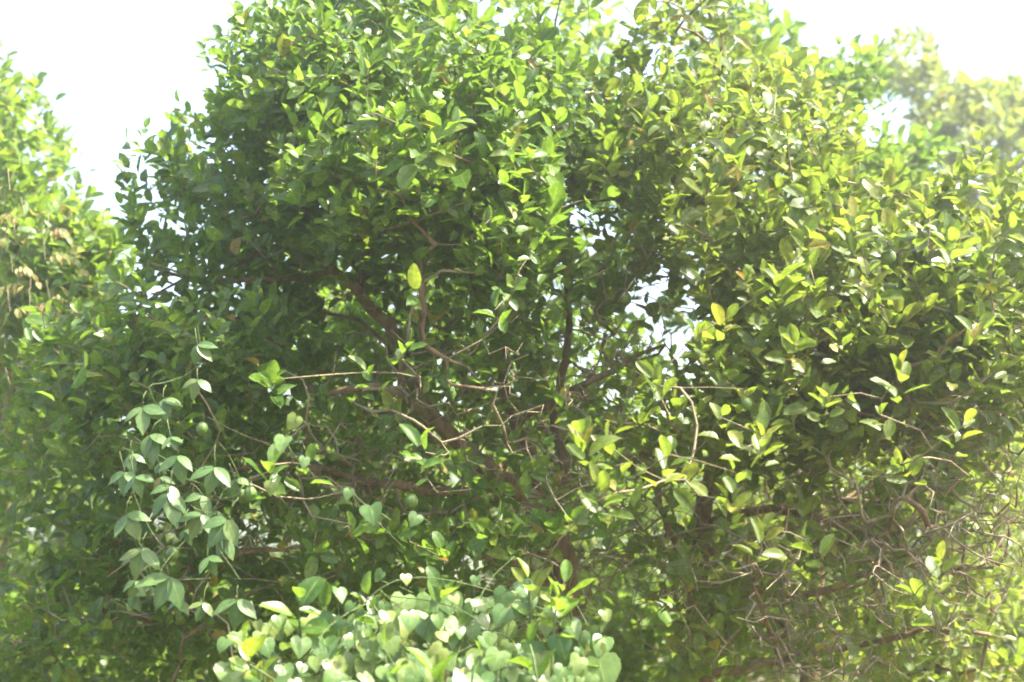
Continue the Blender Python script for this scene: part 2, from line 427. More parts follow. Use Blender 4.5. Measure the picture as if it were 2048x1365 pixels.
# ------------------------------------------------------------------ where the crowns leave the sky open
SKY = [np.array(p, float) for p in (
    [(-60, -300), (395, -300), (430, 0), (400, 70), (330, 110), (325, 215), (345, 262), (255, 235), (215, 250), (205, 335), (145, 345), (120, 300), (185, 225), (75, 150), (85, 115), (20, 60), (-60, 60)],
    [(1590, -300), (1590, 90), (1640, 110), (1700, 60), (1760, 95), (1810, 40), (1860, 50), (1865, 120), (1930, 150), (2120, 150), (2120, -300)],
    [(1725, 185), (1790, 175), (1830, 215), (1800, 265), (1745, 245)])]
GAPS = [(1260, 560, 80, 95, .12), (1215, 480, 50, 35, .12), (345, 570, 50, 40, .6), (310, 1035, 50, 30, .8), (1400, 590, 45, 70, .35), (1530, 380, 70, 60, .4),
        (1310, 110, 55, 55, .4), (1900, 300, 90, 60, .4), (505, 40, 70, 70, .55), (285, 430, 50, 30, .5), (1560, 20, 40, 60, .4), (1690, 1120, 50, 30, .25)]

def inpoly(x, y, pl):
    c = np.zeros(len(x), bool); j = len(pl) - 1
    for i in range(len(pl)):
        xi, yi = pl[i]; xj, yj = pl[j]
        h = (yi > y) != (yj > y)
        c ^= h & (x < (xj - xi) * (y - yi) / (yj - yi + 1e-12) + xi); j = i
    return c

def open_sky(p, grow=0):
    x, y, d = proj(p); rej = np.zeros(len(x), bool)
    for pl in SKY: rej |= inpoly(x, y, pl)
    for (gx, gy, rx, ry, pr) in GAPS:
        rej |= (((x - gx) / rx) ** 2 + ((y - gy) / ry) ** 2 < 1) & (R.random(len(x)) < pr)
    return rej

THIN = [(900, 760, 330, 270, 4.5, .62), (1230, 620, 150, 220, 4.6, .55), (1250, 1060, 180, 330, 4.4, .5), (1720, 1080, 330, 200, 4.3, .6), (640, 1010, 170, 130, 4.3, .6)]
LINES = [np.array(l, float) for l in ([(1130, 1180), (1091, 1025), (958, 920), (860, 834), (821, 752), (775, 650), (712, 584), (587, 494)], [(860, 834), (790, 785), (700, 775), (600, 780)], [(980, 975), (790, 970), (620, 930)], [(470, 560), (660, 556)], [(1402, 1300), (1405, 990), (1480, 930)], [(1430, 1020), (1640, 1030), (1740, 1090)])]
def thinned(p):                                     # the open middle of the thicket: few leaves in front of the limbs
    x, y, d = proj(p); rej = np.zeros(len(x), bool)
    for gx, gy, rx, ry, dm, pr in THIN: rej |= (((x - gx) / rx) ** 2 + ((y - gy) / ry) ** 2 < 1) & (d < dm) & (R.random(len(x)) < pr)
    for l in LINES:
        for a, b_ in zip(l[:-1], l[1:]):
            v = b_ - a; f = np.clip(((x - a[0]) * v[0] + (y - a[1]) * v[1]) / (v @ v), 0, 1)
            rej |= (np.hypot(x - a[0] - f * v[0], y - a[1] - f * v[1]) < 40) & (d < 4.2) & (R.random(len(x)) < .46)
    return rej

def blob(px, py, d, rx, ry, rd, n, thin=False, mask=True):
    q = R.normal(0, 1, (n, 3)); q = unit(q) * (R.random((n, 1)) ** (1 / 2.4))
    dd = d + q[:, 2] * rd
    pts = P(0, 0, 0)[None] + FWD * dd[:, None] + RGT * ((px + q[:, 0] * rx - 1024) / FPX * dd)[:, None] + UPV * ((682.5 - py - q[:, 1] * ry) / FPX * dd)[:, None]
    if mask: pts = pts[~open_sky(pts)]
    if thin: pts = pts[~thinned(pts)]
    return pts[pts[:, 2] > 0.12]

def sprig_leaves(lv, tips, D, mat, size=.062, nl=(6, 10), length=.13, kinds=('lime', 'round'), droop=0.0, light=.75, small=None):
    n = len(tips)
    side = unit(np.cross(D, R.normal(0, 1, (n, 3)))); side2 = np.cross(D, side)
    k = R.integers(nl[0], nl[1] + 1, n); ph = R.uniform(0, 6.28, n); sz = size * np.exp(R.normal(0, .13, n))
    for j in range(nl[1]):
        s_ = (j < k); m_ = s_.sum()
        if not m_: continue
        d_, t_ = D[s_], tips[s_]; f = j / np.maximum(k[s_] - 1, 1)
        an = ph[s_] + j * 2.4 + R.normal(0, .25, m_); inc = np.radians(30 + 38 * f + R.normal(0, 9, m_))
        rad = side[s_] * np.cos(an)[:, None] + side2[s_] * np.sin(an)[:, None]
        a = d_ * np.cos(inc)[:, None] + rad * np.sin(inc)[:, None]
        a = a + np.array([0, 0, -droop]) * f[:, None]
        nn = d_ * np.sin(inc)[:, None] - rad * np.cos(inc)[:, None]
        nn = unit(nn) + (np.array([0, 0, 1.0]) * .6 + SUNV * .25 + np.array([0, -.25, 0])) * light + R.normal(0, .38, (m_, 3))
        pos = t_ - d_ * (f * length + .004)[:, None] + unit(a) * .010
        ln = sz[s_] * (.68 + .5 * np.sin(np.pi * (0.18 + .62 * f))) * np.exp(R.normal(0, .15, m_))
        kd = np.where(R.random(m_) < .72, kinds[0], kinds[1])
        lv.add(pos, a, nn, ln, kd, mat)

def sprig_dirs(tips, twig, axis, up=.55, front=.3, rnd=.42):
    o = tips - axis; o[:, 2] *= .5
    return unit(.55 * twig + .35 * unit(o) + np.array([0, -front, up]) + R.normal(0, rnd, tips.shape))

ALL = []                                           # (root, leaves) of every plant; heroes are picked at the end
def plant(root, lv): lv.done(); ALL.append((root, lv))

def ground_pt(px, d):
    p = P(px, 1000, d); p[2] = 0.0
    return p

def LB(*pts):                                      # limb points from (px, py, distance, radius)
    return np.array([[*P(a, b_, c), r_] for a, b_, c, r_ in pts])

def make_tree(name, label, cat, base, limbs, blobs, bare, mat, axis, group=None, size=.0435, nl=(6, 10), extra=(), up=.55, front=.3, kinds=('lime', 'round'), bark='bark', limes=(), nparts=40, length=.105, light=.75, expo=.43, droop=0.0, dens=1.15, thin=False):
    root = thing(name, label, cat, base, group)
    sk = Skeleton()
    for l in limbs:
        l = l.copy(); l[:, 3] *= .86; sk.limb(l)
    T = np.concatenate([blob(*b_[:6], int(b_[6] * dens), thin) for b_ in blobs])
    E = np.array([P(*e[:3]) for e in extra]).reshape(-1, 3)
    B = np.concatenate([blob(*b_) for b_ in bare]) if bare else np.zeros((0, 3))
    limes = [(a, b_, c + .1, q * .9) for a, b_, c, q in limes]
    K = np.array([P(*e[:3]) + np.array([0, 0, .03]) for e in limes]).reshape(-1, 3)
    al = np.concatenate([T, E, B, K]); ends, dirs = sk.grow(al)
    lv = Leaves()
    nT, nE = len(T), len(E)
    D = sprig_dirs(T, dirs[:nT], axis, up, front)
    sprig_leaves(lv, T, D, mat, size, nl, length, kinds, light=light, droop=droop)
    if nE:
        DE = unit(np.array([0, -.35, 1.0]) + R.normal(0, .42, (nE, 3)) + .25 * dirs[nT:nT + nE])
        sprig_leaves(lv, E, DE, mat, size * 1.03, (4, 11), .07, ('lime', 'lime'), light=.3)
    sk.build(root, M[bark], M['twig'], nparts=nparts, expo=expo)
    for i, e in enumerate(limes): lime_fruit(K[i], e[3], root)
    plant(root, lv)
    return root, sk

def lime_fruit(top, rad, root):
    V, F = [], []; nr, ns = 9, 14
    for i in range(nr + 1):
        t_ = i / nr; ph = np.pi * t_
        r_ = rad * np.sin(ph) ** .95 * (1 - .05 * np.cos(ph)); z = rad * 1.12 * np.cos(ph)
        if i == nr: z -= rad * .16
        if i == nr - 1: z -= rad * .05
        for j in range(ns):
            a = 2 * np.pi * j / ns; V.append((r_ * np.cos(a), r_ * np.sin(a), z))
    for i in range(nr):
        for j in range(ns):
            F.append((i * ns + j, (i + 1) * ns + j, (i + 1) * ns + (j + 1) % ns, i * ns + (j + 1) % ns))
    V = np.array(V) + top - np.array([0, 0, .03 + rad * .2])
    keep(link('lime', mesh_np('lime', V, [np.array(F)]), M['rind'], None), root)
    o = link('fruit_stalk', mesh_np('fruit_stalk', *(lambda v, q, t_: (v, [q, t_]))(*tube([top + np.array([0, 0, .004]), top + np.array([.002, 0, -.012]), top + np.array([0, 0, -.03 + rad])], [.0016, .0016, .003], 6))), M['green_stem'])
    keep(o, root)

# ------------------------------------------------------------------ ground
G = 60
xs = np.concatenate([np.linspace(-80, -14, 10), np.linspace(-12, 12, 60), np.linspace(14, 80, 10)])
ys = np.concatenate([np.linspace(-30, -3, 8), np.linspace(-2, 24, 66), np.linspace(27, 110, 12)])
X, Y = np.meshgrid(xs, ys); Z = .05 * np.sin(X * 1.1 + Y * .4) + .04 * np.sin(Y * 1.7 - X * .6) + R.normal(0, .012, X.shape)
gv = np.stack([X, Y, Z - .04], -1).reshape(-1, 3); nx = len(xs)
ii, jj = np.meshgrid(np.arange(len(ys) - 1), np.arange(nx - 1), indexing='ij'); b0 = (ii * nx + jj).ravel()
link('ground', mesh_np('ground', gv, [np.stack([b0, b0 + 1, b0 + nx + 1, b0 + nx], -1)]), M['soil'], kind='structure')

# ------------------------------------------------------------------ the big lime tree in the middle
gb = lambda px, d, r_: [*ground_pt(px, d) - np.array([0, 0, .08]), r_]
trunk = np.concatenate([[gb(1190, 4.15, .062)], LB((1165, 1500, 4.1, .046), (1140, 1250, 4.05, .038), (1120, 1090, 4.0, .036), (1091, 1025, 3.98, .034), (1030, 972, 3.95, .032), (958, 920, 3.92, .030), (900, 869, 3.9, .027), (860, 834, 3.9, .022),
        (838, 790, 3.92, .019), (815, 735, 3.95, .018), (800, 690, 3.97, .017), (775, 650, 3.98, .0165), (743, 619, 3.98, .016), (712, 584, 4.0, .015), (669, 541, 4.02, .013), (620, 505, 4.05, .011), (587, 494, 4.1, .009), (520, 505, 4.15, .007), (440, 545, 4.2, .005), (360, 560, 4.2, .004), (290, 605, 4.1, .003))])
limbs = [trunk,
    LB((870, 842, 3.9, .020), (829, 810, 3.82, .017), (790, 785, 3.75, .016), (750, 772, 3.72, .014), (690, 778, 3.72, .011), (630, 791, 3.75, .011), (600, 745, 3.8, .009), (575, 700, 3.8, .006), (480, 640, 3.8, .004)),
    LB((850, 825, 3.9, .014), (812, 790, 3.95, .012), (788, 735, 4.0, .010), (768, 685, 4.05, .009), (720, 640, 4.1, .008), (660, 628, 4.15, .006), (560, 610, 4.2, .004)),
    LB((990, 975, 3.95, .016), (900, 985, 3.9, .014), (790, 972, 3.85, .013), (700, 955, 3.85, .011), (620, 925, 3.85, .009), (520, 930, 3.8, .006), (400, 960, 3.8, .004), (300, 1000, 3.8, .003)),
    LB((669, 541, 4.02, .010), (560, 556, 4.05, .008), (470, 560, 4.1, .006), (380, 557, 4.15, .005), (300, 530, 4.2, .004)),
    LB((640, 515, 4.05, .010), (632, 480, 4.05, .009), (655, 440, 4.05, .008), (690, 360, 4.05, .007), (680, 250, 4.05, .006), (640, 130, 4.0, .004)),
    LB((720, 590, 4.0, .009), (740, 500, 4.15, .008), (800, 440, 4.25, .007), (880, 425, 4.3, .006), (960, 330, 4.3, .005), (980, 150, 4.3, .004)),
    LB((1091, 1025, 3.98, .020), (1060, 900, 4.15, .018), (1010, 800, 4.3, .016), (1000, 640, 4.4, .013), (960, 480, 4.4, .011), (900, 300, 4.4, .009), (860, 100, 4.3, .006), (850, -80, 4.3, .004)),
    LB((1120, 1090, 4.0, .018), (1130, 950, 4.1, .015), (1110, 820, 4.2, .013), (1140, 650, 4.3, .011), (1120, 420, 4.35, .009), (1100, 200, 4.35, .006), (1120, 0, 4.3, .004)),
    LB((1020, 870, 4.2, .012), (1057, 827, 4.0, .012), (1132, 789, 3.95, .011), (1230, 740, 3.95, .008), (1330, 690, 4.0, .005)),
    LB((1130, 1180, 4.05, .010), (1000, 1120, 3.95, .008), (850, 1090, 3.9, .007), (650, 1090, 3.9, .005), (450, 1120, 3.9, .006), (250, 1170, 3.95, .004)),
    LB((810, 790, 3.85, .004), (802, 748, 3.6, .0045), (812, 690, 3.5, .0042), (822, 631, 3.45, .0035), (835, 590, 3.45, .003)),
    LB((620, 910, 3.8, .0045), (612, 850, 3.6, .0045), (620, 800, 3.55, .004), (606, 760, 3.55, .003)),
]
blobs = [(820, 230, 4.1, 400, 330, .85, 520), (620, 110, 4.0, 190, 170, .5, 130), (470, 400, 4.25, 250, 230, .5, 240), (360, 700, 4.0, 340, 190, .6, 240), (850, 600, 4.3, 380, 230, .7, 240), (1050, 380, 4.2, 260, 330, .8, 330),
         (300, 930, 4.1, 330, 260, .6, 200), (250, 1240, 4.3, 360, 220, .6, 190), (870, -120, 4.3, 400, 180, .7, 90), (640, 1040, 4.4, 250, 220, .5, 90), (900, 760, 5.0, 380, 330, .45, 260), (1180, 900, 5.0, 260, 330, .4, 150), (560, 860, 4.9, 300, 250, .4, 110), (900, 800, 3.75, 320, 260, .3, 130), (1090, 1010, 3.5, 110, 110, .2, 32), (800, 1080, 3.55, 280, 60, .2, 45), (720, 330, 3.6, 220, 160, .3, 70), (1000, 560, 3.7, 230, 170, .3, 60), (800, 1180, 4.4, 350, 180, .5, 80)]
bare = [(930, 830, 3.85, 330, 270, .5, 900), (640, 1000, 3.75, 240, 180, .4, 320), (1120, 1080, 3.8, 220, 300, .4, 560), (1220, 640, 4.1, 150, 220, .5, 330), (800, 480, 4.0, 300, 160, .4, 110), (300, 1150, 3.9, 300, 200, .4, 110)]
extra = [(835, 585, 3.4), (735, 745, 3.3), (545, 760, 3.1), (840, 880, 3.1), (850, 905, 3.15), (990, 620, 3.3), (880, 350, 3.5), (700, 370, 3.5), (970, 310, 3.6), (640, 380, 3.6), (820, 690, 3.3), (1110, 420, 3.6),
         (255, 285, 4.1), (330, 280, 4.1), (370, 360, 4.0), (500, 270, 4.1), (510, 110, 4.1), (410, 100, 4.1), (620, 930, 3.0), (290, 570, 3.6), (545, 930, 2.95), (430, 70, 4.2), (480, 30, 4.2), (590, 80, 4.0), (240, 400, 4.1), (690, 330, 3.7)]
limes = [(500, 985, 3.0, .0165), (485, 990, 3.02, .015), (405, 855, 3.2, .016), (346, 1105, 3.2, .017), (822, 1000, 3.4, .019), (1000, 610, 3.5, .018), (1250, 595, 3.8, .02)]
make_tree('lime_tree', 'large lime tree in the middle with leaning brown trunk and forking limbs', 'tree', ground_pt(1190, 4.15), limbs, blobs, bare, 'lime', P(850, 700, 4.2), 'lime trees of the thicket', extra=extra, limes=limes, thin=True, nparts=60)

# ------------------------------------------------------------------ the olive lime tree on the right, warm flare painted into its leaf yellow
limbs = [np.concatenate([[gb(1410, 4.4, .055)], LB((1408, 1450, 4.35, .040), (1400, 1300, 4.3, .036), (1395, 1180, 4.3, .035), (1402, 1080, 4.3, .033), (1410, 1000, 4.3, .030), (1440, 880, 4.3, .024), (1470, 740, 4.3, .020), (1480, 560, 4.35, .016), (1470, 380, 4.4, .012), (1450, 200, 4.4, .008), (1440, 20, 4.4, .005))]),
    LB((1408, 1080, 4.3, .024), (1470, 1000, 4.25, .023), (1480, 940, 4.2, .020), (1540, 850, 4.1, .015), (1640, 740, 4.0, .011), (1740, 620, 3.95, .008), (1830, 480, 3.9, .005)),
    LB((1405, 1050, 4.3, .016), (1500, 1022, 4.3, .014), (1580, 1020, 4.3, .014), (1650, 1040, 4.3, .013), (1705, 1065, 4.3, .012), (1760, 1100, 4.3, .010), (1850, 1110, 4.3, .008), (1950, 1090, 4.3, .005)),
    LB((1405, 1110, 4.3, .015), (1560, 1058, 4.35, .013), (1660, 1050, 4.4, .012), (1780, 1000, 4.4, .010), (1900, 900, 4.3, .008), (2000, 780, 4.2, .006), (2080, 650, 4.1, .004)),
    LB((1400, 1200, 4.3, .018), (1450, 1170, 4.2, .014), (1560, 1190, 4.2, .011), (1650, 1180, 4.2, .010), (1760, 1140, 4.2, .008), (1900, 1130, 4.1, .005)),
    LB((1395, 1180, 4.3, .012), (1340, 1060, 4.2, .010), (1300, 940, 4.0, .008), (1270, 880, 3.8, .006), (1210, 840, 3.5, .004)),
    LB((1420, 1350, 4.3, .015), (1560, 1320, 4.3, .012), (1720, 1290, 4.3, .010), (1850, 1260, 4.25, .008), (1980, 1270, 4.2, .006)),
    LB((1640, 740, 4.0, .009), (1760, 745, 3.7, .008), (1850, 720, 3.5, .006), (1930, 660, 3.4, .004)),
    LB((1760, 1100, 4.2, .006), (1775, 1060, 3.6, .005), (1790, 1000, 3.5, .004)),
    LB((1560, 1320, 4.2, .008), (1545, 1270, 3.7, .007), (1525, 1215, 3.6, .006), (1500, 1150, 3.55, .004)),
]
blobs = [(1400, 1150, 3.65, 110, 220, .2, 60), (1430, 330, 4.3, 300, 330, .8, 420), (1720, 560, 4.0, 340, 240, .6, 430), (1500, 790, 3.8, 330, 170, .45, 200), (1930, 700, 4.0, 250, 220, .6, 260), (1700, 1130, 4.4, 400, 250, .5, 70), (1330, -100, 4.4, 330, 160, .7, 70),
         (2060, 540, 3.9, 220, 300, .6, 160), (1650, 1000, 5.1, 420, 330, .4, 190), (1900, 850, 5.0, 260, 300, .4, 100), (1750, 1050, 3.75, 300, 230, .25, 60), (1600, 280, 4.5, 130, 170, .5, 90), (1500, 1100, 4.0, 260, 220, .5, 70), (1850, 1280, 4.3, 280, 160, .5, 50), (1300, 330, 4.2, 160, 300, .6, 120)]
bare = [(1760, 1000, 3.85, 350, 230, .45, 1000), (1300, 1020, 3.9, 160, 320, .4, 340), (1620, 1200, 3.7, 380, 190, .4, 850), (1950, 1000, 3.7, 200, 280, .4, 520), (1500, 700, 4.0, 350, 250, .4, 120)]
extra = [(1165, 870, 2.9), (1340, 910, 2.85), (1470, 945, 2.8), (1200, 975, 2.85), (1235, 985, 2.9), (1525, 870, 3.0), (1440, 835, 3.0), (1880, 1125, 2.9), (1650, 795, 3.0), (1800, 745, 3.0), (1215, 890, 3.0), (1390, 670, 3.3),
         (1680, 660, 3.2), (1710, 440, 3.3), (1850, 400, 3.4), (1960, 640, 3.1), (1560, 560, 3.3), (1450, 640, 3.3), (1480, 900, 2.9), (1460, 1000, 3.0), (1530, 1060, 3.0), (1610, 1080, 3.1), (1800, 930, 3.2), (1930, 850, 3.1), (1310, 760, 3.2), (1060, 1180, 3.0), (1830, 1190, 3.1), (1900, 480, 3.3), (1620, 470, 3.4), (1760, 830, 3.1), (1370, 960, 3.1), (1590, 690, 3.2)]
limes = [(1776, 512, 3.4, .019), (1493, 805, 3.1, .014), (1390, 85, 4.1, .02)]
make_tree('lime_tree', 'olive green lime tree on the right with broad leaf rosettes and bare twigs below', 'tree', ground_pt(1410, 4.4), limbs, blobs, bare, 'olive', P(1550, 800, 4.4), 'lime trees of the thicket', extra=extra, limes=limes, thin=True, nparts=60, size=.0445)

# ------------------------------------------------------------------ trees behind
def simple_tree(name, label, base_px, d, top, blobs, mat, group, r0=.045, **kw):
    tx, ty = top
    b_ = ground_pt(base_px, d); t_ = P(tx, ty, d); rr = np.random.default_rng(int(abs(base_px) + d * 100))
    L0 = np.array([[*(b_ - [0, 0, .1]), r0 * 1.3], [*(b_ * .7 + t_ * .3 + rr.normal(0, .05, 3)), r0], [*(b_ * .4 + t_ * .6 + rr.normal(0, .08, 3)), r0 * .7], [*t_, r0 * .2]])
    lim = [L0]
    for b__ in blobs:
        c = P(*b__[:3]); q = b_ * .55 + t_ * .45
        lim.append(np.array([[*(q), r0 * .5], [*(q * .5 + c * .5 + np.array([0, 0, .08])), r0 * .35], [*c, r0 * .2]]))
    return make_tree(name, label, kw.pop('cat', 'tree'), b_, lim, blobs, kw.pop('bare', []), mat, P(base_px, 800, d), group, nparts=kw.pop('nparts', 12), **kw)

bgk = dict(nl=(7, 12), size=.055, length=.17, up=.4, front=.2, dens=.75)
simple_tree('background_tree', 'hazy small-leaved tree at the left edge against the white sky', -190, 5.8, (-40, 250), [(10, 330, 5.8, 140, 220, .7, 190), (70, 480, 5.7, 170, 150, .6, 130), (-60, 150, 5.9, 130, 160, .5, 60), (150, 500, 5.2, 150, 110, .5, 170), (110, 680, 5.2, 170, 150, .5, 170), (40, 850, 5.9, 200, 200, .6, 150)], 'far', 'trees behind the limes', **bgk)
simple_tree('background_tree', 'pale hazy tree at the right edge with yellowing leaves against the sky', 2290, 10.5, (2040, 200), [(1960, 330, 10.5, 170, 190, 1.0, 290), (1840, 140, 10.5, 150, 110, .6, 130), (1940, 210, 10.5, 110, 60, .6, 90), (2060, 250, 10.5, 120, 120, .6, 100), (1820, 400, 10.5, 150, 120, .8, 130), (1980, 650, 10.5, 200, 260, .9, 150)], 'pale', 'trees behind the limes', **{**bgk, 'size': .075, 'nl': (8, 13)})
simple_tree('background_tree', 'green tree rising behind the gap between the two limes', 1560, 6.0, (1640, 120), [(1690, 130, 6.0, 90, 70, .4, 60), (1800, 330, 6.2, 140, 100, .4, 90), (1620, 210, 6.0, 110, 150, .6, 130), (1480, 120, 6.0, 150, 190, .6, 150), (1450, 480, 6.2, 260, 200, .6, 130), (1650, 760, 6.2, 250, 260, .6, 150)], 'lime', 'trees behind the limes', **bgk)
simple_tree('background_tree', 'dense green tree showing through the branches behind the big lime', 720, 6.4, (760, 120), [(760, 200, 6.4, 300, 240, .8, 280), (600, 560, 6.4, 330, 260, .8, 170), (950, 560, 6.4, 280, 260, .8, 140), (1250, 540, 6.3, 140, 190, .5, 60), (650, 640, 6.2, 150, 120, .4, 110), (1080, 150, 6.3, 230, 230, .7, 190)], 'far', 'trees behind the limes', **bgk)
for bx, bd, lab in ((150, 5.8, 'low bush at the bottom left corner under the dark limes'), (1260, 6.0, 'low bush filling the ground between the two lime trunks'), (640, 5.6, 'low bush behind the heart-leaved creeper'), (1900, 6.2, 'low sunlit bush at the bottom right corner behind the twigs')):
    simple_tree('bush', lab, bx, bd, (bx, 1200), [(bx, 1270, bd, 300, 150, .5, 230)], 'pale' if bx > 1500 else 'far', 'bushes behind the limes', r0=.02, cat='bush', expo=.4, **{**bgk, 'size': .055})  # bottom right bush takes the yellower leaf, flare warmth put into its colour
for bx, bd, ty, lab, mt in ((-20, 8.6, 640, 'sunlit leafy bush low at the far left edge behind the limes', 'far'), (330, 8.0, 640, 'dark leafy bush behind the three-leaved climber', 'lime'), (760, 9.2, 720, 'bright bush far behind the leaning trunk', 'far'),
                         (1150, 8.4, 760, 'bush behind the foot of the big lime trunk', 'far'), (1560, 9.0, 800, 'sunlit yellow green bush behind the bare twigs on the right', 'pale'), (1960, 8.3, 700, 'leafy bush low at the right edge behind the twigs', 'pale')):  # the two right-hand bushes carry the warm flare in their leaf colour
    simple_tree('bush', lab, bx, bd, (bx + 20, ty), [(bx, (ty + 1150) / 2, bd, 270, (1250 - ty) / 2, .9, 330), (bx + 30, 1270, bd - .2, 280, 130, .8, 200)], mt, 'bushes behind the limes', r0=.03, cat='bush', expo=.4, **{**bgk, 'size': .065})

for bx, bd, ty, lab in ((120, 13.5, 760, 'far green tree seen low through the left side of the thicket'), (620, 15, 700, 'far green tree seen through the limbs of the big lime'), (1120, 14, 800, 'far green tree seen beside the foot of the leaning trunk'),
                    (1560, 15, 760, 'far green tree seen through the bare twigs right of centre'), (2000, 13.5, 720, 'far green tree seen low at the right edge')):
    simple_tree('background_tree', lab, bx, bd, (bx, ty), [(bx, (ty + 1200) / 2, bd, 330, (1180 - ty) / 2, 1.2, 520), (bx, 1180, bd, 340, 90, .8, 260)], 'far', 'far trees behind everything', r0=.06, expo=.4, nl=(10, 14), size=.10, dens=.5, length=.3, up=.4, front=.2, nparts=6)

# ------------------------------------------------------------------ heart-leaved vine over the bottom of the picture
def vine_mesh(paths, r_): return join_tubes('stems', [tube(smooth_path(p, .03), np.full(len(smooth_path(p, .03)), r_), 5) for p in paths])

root = thing('heart_leaf_vine', 'pale heart-leaved creeper heaped in the sun at bottom centre', 'vine', ground_pt(850, 3.0))
lv = Leaves(); paths = []
spots = [(570, 875, 2.7), (593, 833, 2.75), (742, 1012, 2.75), (700, 980, 2.9), (610, 915, 2.85), (545, 965, 2.9), (835, 1030, 2.9)]
n = 360
hx = R.uniform(0, 1, n); hx = 440 + 770 * hx; topy = 1155 + 75 * ((hx - 880) / 330) ** 2 + R.normal(0, 36, n)
hy = topy + (1430 - topy) * R.random(n) ** .85
hd = 2.95 - (hy - 1130) / 300 * .28 + R.uniform(-.10, .14, n)
pos = [P(*s_) for s_ in spots] + [P(a, b_, c) for a, b_, c in zip(hx, hy, hd)]
pos = np.array(pos); n = len(pos)
az = R.normal(0, .6, n); tilt = R.uniform(.6, 1.25, n)
dr = np.stack([np.sin(az) * np.cos(tilt * .8), -np.cos(az) * np.cos(tilt * .8) * .7, -np.sin(tilt)], 1)
no = np.stack([R.normal(0, .3, n), R.uniform(-1., -.5, n), R.uniform(.45, .95, n)], 1)
ln = np.exp(R.normal(math.log(.036), .28, n)); ln[:7] = (.038, .034, .042, .026, .026, .03, .03)
lv.add(pos, dr, no, ln, 'heart', 'heart')
for i in range(0, n - 1):
    q = pos[i]; e_ = q + np.array([R.normal(0, .02), R.uniform(.01, .05), -R.uniform(.02, .07)])
    paths.append([q, (q + e_) / 2 + R.normal(0, .008, 3), e_])
for k in range(16):
    a = P(R.uniform(500, 1180), 1440, 2.75); b_ = P(R.uniform(520, 1160), R.uniform(1170, 1260), 2.95)
    paths.append([a, (a + b_) / 2 + R.normal(0, .07, 3), b_, b_ + R.normal(0, .05, 3)])
for s_ in spots:
    paths.append([P(*s_), P(s_[0] + R.uniform(-10, 30), s_[1] + 20, s_[2] + .15), P(s_[0] + R.uniform(20, 80), s_[1] + R.uniform(40, 90), 3.5)])
gp = ground_pt(850, 3.0); paths.append([gp, P(840, 1600, 2.9), P(860, 1300, 2.9), P(760, 1180, 2.95)])
o = link('stems', vine_mesh(paths, .0011), M['green_stem'], kind='stuff'); keep(o, root)
plant(root, lv)

# shrub shoots rising out of the vine heap, with broad glossy leaves
def seedling(label, px, d, tips, mat, size, name='lime_seedling', nl=(5, 8)):
    root = thing(name, label, 'seedling', ground_pt(px, d), 'young lime shoots in front')
    lv = Leaves(); ps = []
    T = np.array([P(*t_) for t_ in tips])
    D = unit(np.array([0, -.2, 1.]) + R.normal(0, .25, T.shape))
    sprig_leaves(lv, T, D, mat, size, nl, .10, ('lime', 'round'), light=.35)
    g_ = ground_pt(px, d)
    for i, t_ in enumerate(T): ps.append([g_ + R.normal(0, .02, 3) * [1, 1, 0], g_ * .5 + t_ * .5 + R.normal(0, .05, 3), t_ - D[i] * .12, t_])
    for p_ in ps:
        q = smooth_path(p_, .04); v, qd, tc_ = tube(q, np.linspace(.006, .002, len(q)), 6)
        keep(link('stem', mesh_np('stem', v, [qd, tc_]), M['green_stem']), root)
    plant(root, lv)
seedling('fresh bright green shoot at the bottom left of the heart-leaved creeper', 490, 2.75, [(490, 1290, 2.7), (500, 1330, 2.65), (470, 1350, 2.7)], 'fresh', .040)
seedling('green shoot rising from the right end of the heart-leaved creeper', 1130, 2.8, [(1130, 1170, 2.75), (1100, 1195, 2.8), (1060, 1160, 2.8)], 'fresh', .042)
seedling('broad-leaved shoot rising from the left end of the creeper heap', 720, 2.8, [(735, 1195, 2.8), (600, 1200, 2.8), (650, 1220, 2.85), (880, 1180, 2.85)], 'lime', .046)
seedling('deep green shoot at the bottom edge right of the heart leaves', 1020, 2.7, [(960, 1310, 2.6), (1060, 1290, 2.7), (770, 1300, 2.6), (1180, 1300, 2.8), (870, 1350, 2.6)], 'lime', .046)

# ------------------------------------------------------------------ three-leaved climber hanging on the left
root = thing('climbing_vine', 'pale three-leaved climber hanging over the dark limes on the left', 'vine', ground_pt(420, 3.1))
CL = CL_ = [(285, 815, 2.9, 1.25, 1), (325, 800, 3.0, .9, 1), (355, 912, 2.85, 1.2, 0), (250, 945, 2.9, .95, 0), (270, 955, 2.85, .75, 0), (430, 935, 2.85, 1.1, 0), (335, 987, 2.85, 1.1, 0), (252, 1030, 2.85, 1.0, 0), (455, 1040, 2.8, 1.0, 0),
      (405, 1030, 2.85, .95, 0), (283, 1100, 2.85, 1.0, 0), (415, 1115, 2.85, 1.05, 0), (340, 1155, 2.82, 1.15, 0), (475, 1200, 2.8, 1.05, 0), (395, 760, 3.0, .9, 0), (470, 960, 2.9, .8, 0), (395, 690, 3.0, 1.0, 1), (300, 870, 2.95, .9, 0), (445, 1075, 2.9, .9, 0), (370, 1060, 2.95, .8, 0)]
CL = CL_ + [(R.uniform(235, 480), R.uniform(820, 1220), 2.9 + R.uniform(-.05, .25), R.uniform(.6, 1.0), 0) for _ in range(14)]
nodes_ = []
leafobjs = []
